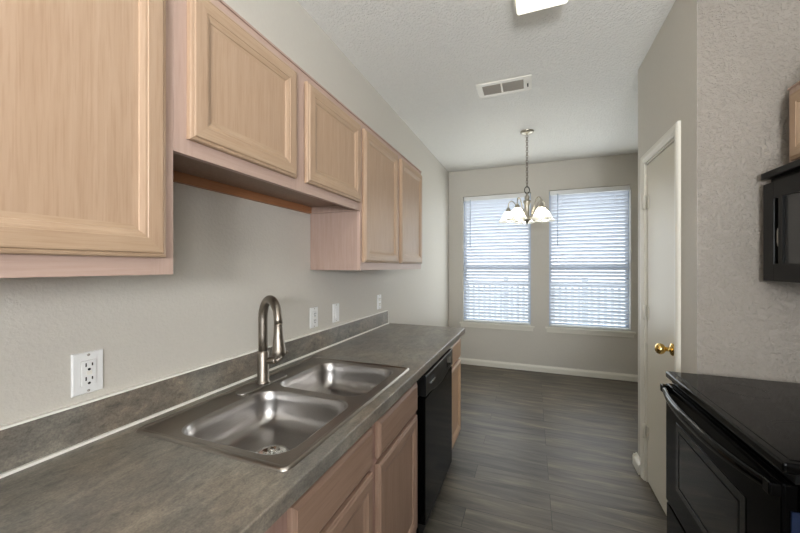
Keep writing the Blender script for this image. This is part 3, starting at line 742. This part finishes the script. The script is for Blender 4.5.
upper_cabinet(my0, my1, 1.765, 2.092, [(1.105, 1.448, 1.80, 2.062), (1.478, 1.818, 1.80, 2.062)], 'small wood wall cabinet above the black microwave', sgn=-1, xw=RX, depth=0.312, mids=(1.463,))

# ---------------------------------------------------------------- ceiling fixtures
def ceiling_light(x0, y0, x1, y1, label):
    t = thing('ceiling_light', label, 'ceiling light', ((x0 + x1) / 2, (y0 + y1) / 2, CZ), None)
    b = nb(); box(b, x0 - 0.012, y0 - 0.012, CZ - 0.030, x1 + 0.012, y1 + 0.012, CZ - 0.0005, 0, 0.003)
    obj('fixture_pan', b, 'register', t)
    b = nb(); Ls = []
    for ins, z in ((0, CZ - 0.030), (0.0, CZ - 0.070), (0.006, CZ - 0.082), (0.02, CZ - 0.088)):
        Ls.append(loop(b, rrect(x0 + ins, y0 + ins, x1 - ins, y1 - ins, 0.005, z, 4)))
    for i in range(3): bridge(b, Ls[i], Ls[i + 1])
    b.faces.new(Ls[-1]); obj('diffuser', b, 'diffuser', t)
ceiling_light(1.048, 0.62, 1.283, 1.835, 'lit rectangular flush fluorescent light on the kitchen ceiling')
ceiling_light(1.048, -2.2, 1.283, -1.0, 'added rectangular fill light on the ceiling behind the camera, out of view')  # unseen second fixture, added to give the room more light

vt = thing('ceiling_register', 'white two-panel ceiling air register between the light and the chandelier', 'air vent', (0.92, 2.68, CZ))
vx0, vx1, vy0, vy1 = 0.728, 1.118, 2.575, 2.785
b = nb()
def fr(b, x0, y0, x1, y1, z0, z1):
    box(b, x0, y0, z0, x1, y1, z1, 0, 0.0015)
z0_, z1_ = CZ - 0.009, CZ - 0.0005
fr(b, vx0, vy0, vx1, vy0 + 0.035, z0_, z1_); fr(b, vx0, vy1 - 0.035, vx1, vy1, z0_, z1_)
fr(b, vx0, vy0 + 0.035, vx0 + 0.04, vy1 - 0.035, z0_, z1_); fr(b, vx1 - 0.055, vy0 + 0.035, vx1, vy1 - 0.035, z0_, z1_)
fr(b, 0.901, vy0 + 0.035, 0.913, vy1 - 0.035, z0_, z1_)
obj('register_frame', b, 'register', vt)
for xa, xb in ((vx0 + 0.041, 0.900), (0.914, vx1 - 0.056)):
    b = nb(); box(b, xa, vy0 + 0.036, CZ - 0.003, xb, vy1 - 0.036, CZ - 0.001)
    y = vy0 + 0.043
    while y < vy1 - 0.040:
        vs = [b.verts.new(p) for p in ((xa, y - 0.005, CZ - 0.003), (xb, y - 0.005, CZ - 0.003), (xb, y + 0.003, CZ - 0.009), (xa, y + 0.003, CZ - 0.009))]
        b.faces.new(vs); y += 0.011
    obj('louvre_panel', b, 'grille', vt, recalc=False)
b = nb(); box(b, vx1 - 0.032, 2.665, CZ - 0.024, vx1 - 0.022, 2.70, CZ - 0.014, 0, 0.001); obj('damper_lever', b, 'slot', vt)

# ---------------------------------------------------------------- chandelier
CHX, CHY = 1.073, 3.655
ch = thing('chandelier', 'nickel five-arm chandelier with lit frosted bell shades hanging before the windows', 'chandelier', (CHX, CHY, CZ))
b = nb(); lathe(b, (CHX, CHY, CZ - 0.0005), [(0, -0.034), (0.012, -0.034), (0.018, -0.028), (0.05, -0.020), (0.064, -0.010), (0.066, 0.0)], 28); obj('canopy', b, 'nickel_fine', ch)
def torus(b, c, R, r, rot, sx=1.0, n=16, m=6):
    c = Vector(c); rings = []
    for i in range(n):
        a = 2 * PI * i / n; ring = []
        for j in range(m):
            t_ = 2 * PI * j / m; rr = R + r * math.cos(t_)
            v = Vector((rr * math.cos(a) * sx, r * math.sin(t_), rr * math.sin(a))); v.rotate(Matrix.Rotation(rot, 3, 'Z')); ring.append(b.verts.new(c + v))
        rings.append(ring)
    for i in range(n): bridge(b, rings[i], rings[(i + 1) % n])
b = nb(); z = CZ - 0.048; k = 0
while z > 2.185:
    torus(b, (CHX, CHY, z), 0.017, 0.0038, PI / 2 * (k % 2) + 0.5, 0.66, 12, 5); z -= 0.0255; k += 1
obj('chain', b, 'nickel', ch)
b = nb(); torus(b, (CHX, CHY, 2.150), 0.034, 0.0055, 0.4, 0.75, 24, 8); obj('hanging_loop', b, 'slot', ch)
b = nb(); lathe(b, (CHX, CHY, 0), [(0, 2.118), (0.010, 2.118), (0.012, 2.100), (0.022, 2.090), (0.026, 2.070), (0.018, 2.055), (0.034, 2.045), (0.036, 2.025), (0.026, 2.005), (0.022, 1.99), (0.024, 1.90), (0.030, 1.880), (0.040, 1.868), (0.040, 1.850), (0.022, 1.838), (0.016, 1.825), (0.008, 1.815), (0, 1.80)], 24)
obj('column', b, 'nickel_fine', ch)
for k in range(5):
    a = math.radians(314 + 72 * k); ca, sa = math.cos(a), math.sin(a); RR = 0.185
    def P(r, z): return (CHX + ca * r, CHY + sa * r, z)
    ctrl = [P(0.02, 1.865), P(0.055, 1.885), P(0.085, 1.94), P(0.108, 2.005), P(0.135, 2.045), P(0.160, 2.052), P(0.178, 2.035), P(RR, 2.002), P(RR, 1.985)]
    sm = []
    for i in range(len(ctrl) - 1):
        p0, p1, p2, p3 = (Vector(ctrl[max(i - 1, 0)]), Vector(ctrl[i]), Vector(ctrl[i + 1]), Vector(ctrl[min(i + 2, len(ctrl) - 1)]))
        for s in range(4):
            t_ = s / 4; sm.append(0.5 * ((2 * p1) + (p2 - p0) * t_ + (2 * p0 - 5 * p1 + 4 * p2 - p3) * t_ ** 2 + (3 * p1 - p0 - 3 * p2 + p3) * t_ ** 3))
    sm.append(Vector(ctrl[-1]))
    b = nb(); tube(b, sm, 0.0055, 8); arm = obj('arm', b, 'nickel_fine', ch)
    b = nb(); lathe(b, P(RR, 0), [(0, 1.992), (0.010, 1.990), (0.020, 1.975), (0.024, 1.955), (0.026, 1.938), (0, 1.938)], 18); obj('socket_cap', b, 'nickel_fine', arm)
    b = nb()
    wv = lambda a_, j: (0.07 * math.cos(7 * a_) * (j / 7.0) ** 2.0)
    lathe(b, P(RR, 0), [(0.026, 1.952), (0.034, 1.944), (0.046, 1.925), (0.058, 1.900), (0.068, 1.878), (0.080, 1.860), (0.090, 1.848), (0.097, 1.842)], 56, wave=wv)
    sd = obj('glass_shade', b, 'shade', arm)
    b = nb(); lathe(b, P(RR, 0), [(0, 1.842), (0.014, 1.846), (0.024, 1.860), (0.027, 1.878), (0.022, 1.900), (0.014, 1.920), (0.012, 1.936)], 16); obj('bulb', b, 'bulb', arm)

# ---------------------------------------------------------------- outside the windows
b = nb(); box(b, -8, BY + 0.14, -0.25, 12, 24, -0.15); g = struct('ground', b, 'ground')
b = nb(); box(b, -8, -14, -0.25, 12, RY - 0.12, -0.15); g = struct('ground', b, 'ground')
fn = thing('picket_fence', 'pale weathered picket fence outside beyond the window blinds', 'fence', (1.3, 7.6, -0.15))
b = nb(); x = -1.6
while x < 4.4:
    box(b, x, 7.59, -0.10, x + 0.05, 7.61, 1.02); x += 0.115
obj('pickets', b, 'fence', fn)
b = nb(); box(b, -1.6, 7.615, 0.05, 4.4, 7.65, 0.12); box(b, -1.6, 7.57, 1.0, 4.4, 7.66, 1.06); obj('rail', b, 'fence', fn)
for x in (-0.9, 0.55, 2.05, 3.5):
    b = nb(); box(b, x, 7.58, -0.15, x + 0.10, 7.68, 1.16, 0, 0.006); obj('post', b, 'fence', fn)
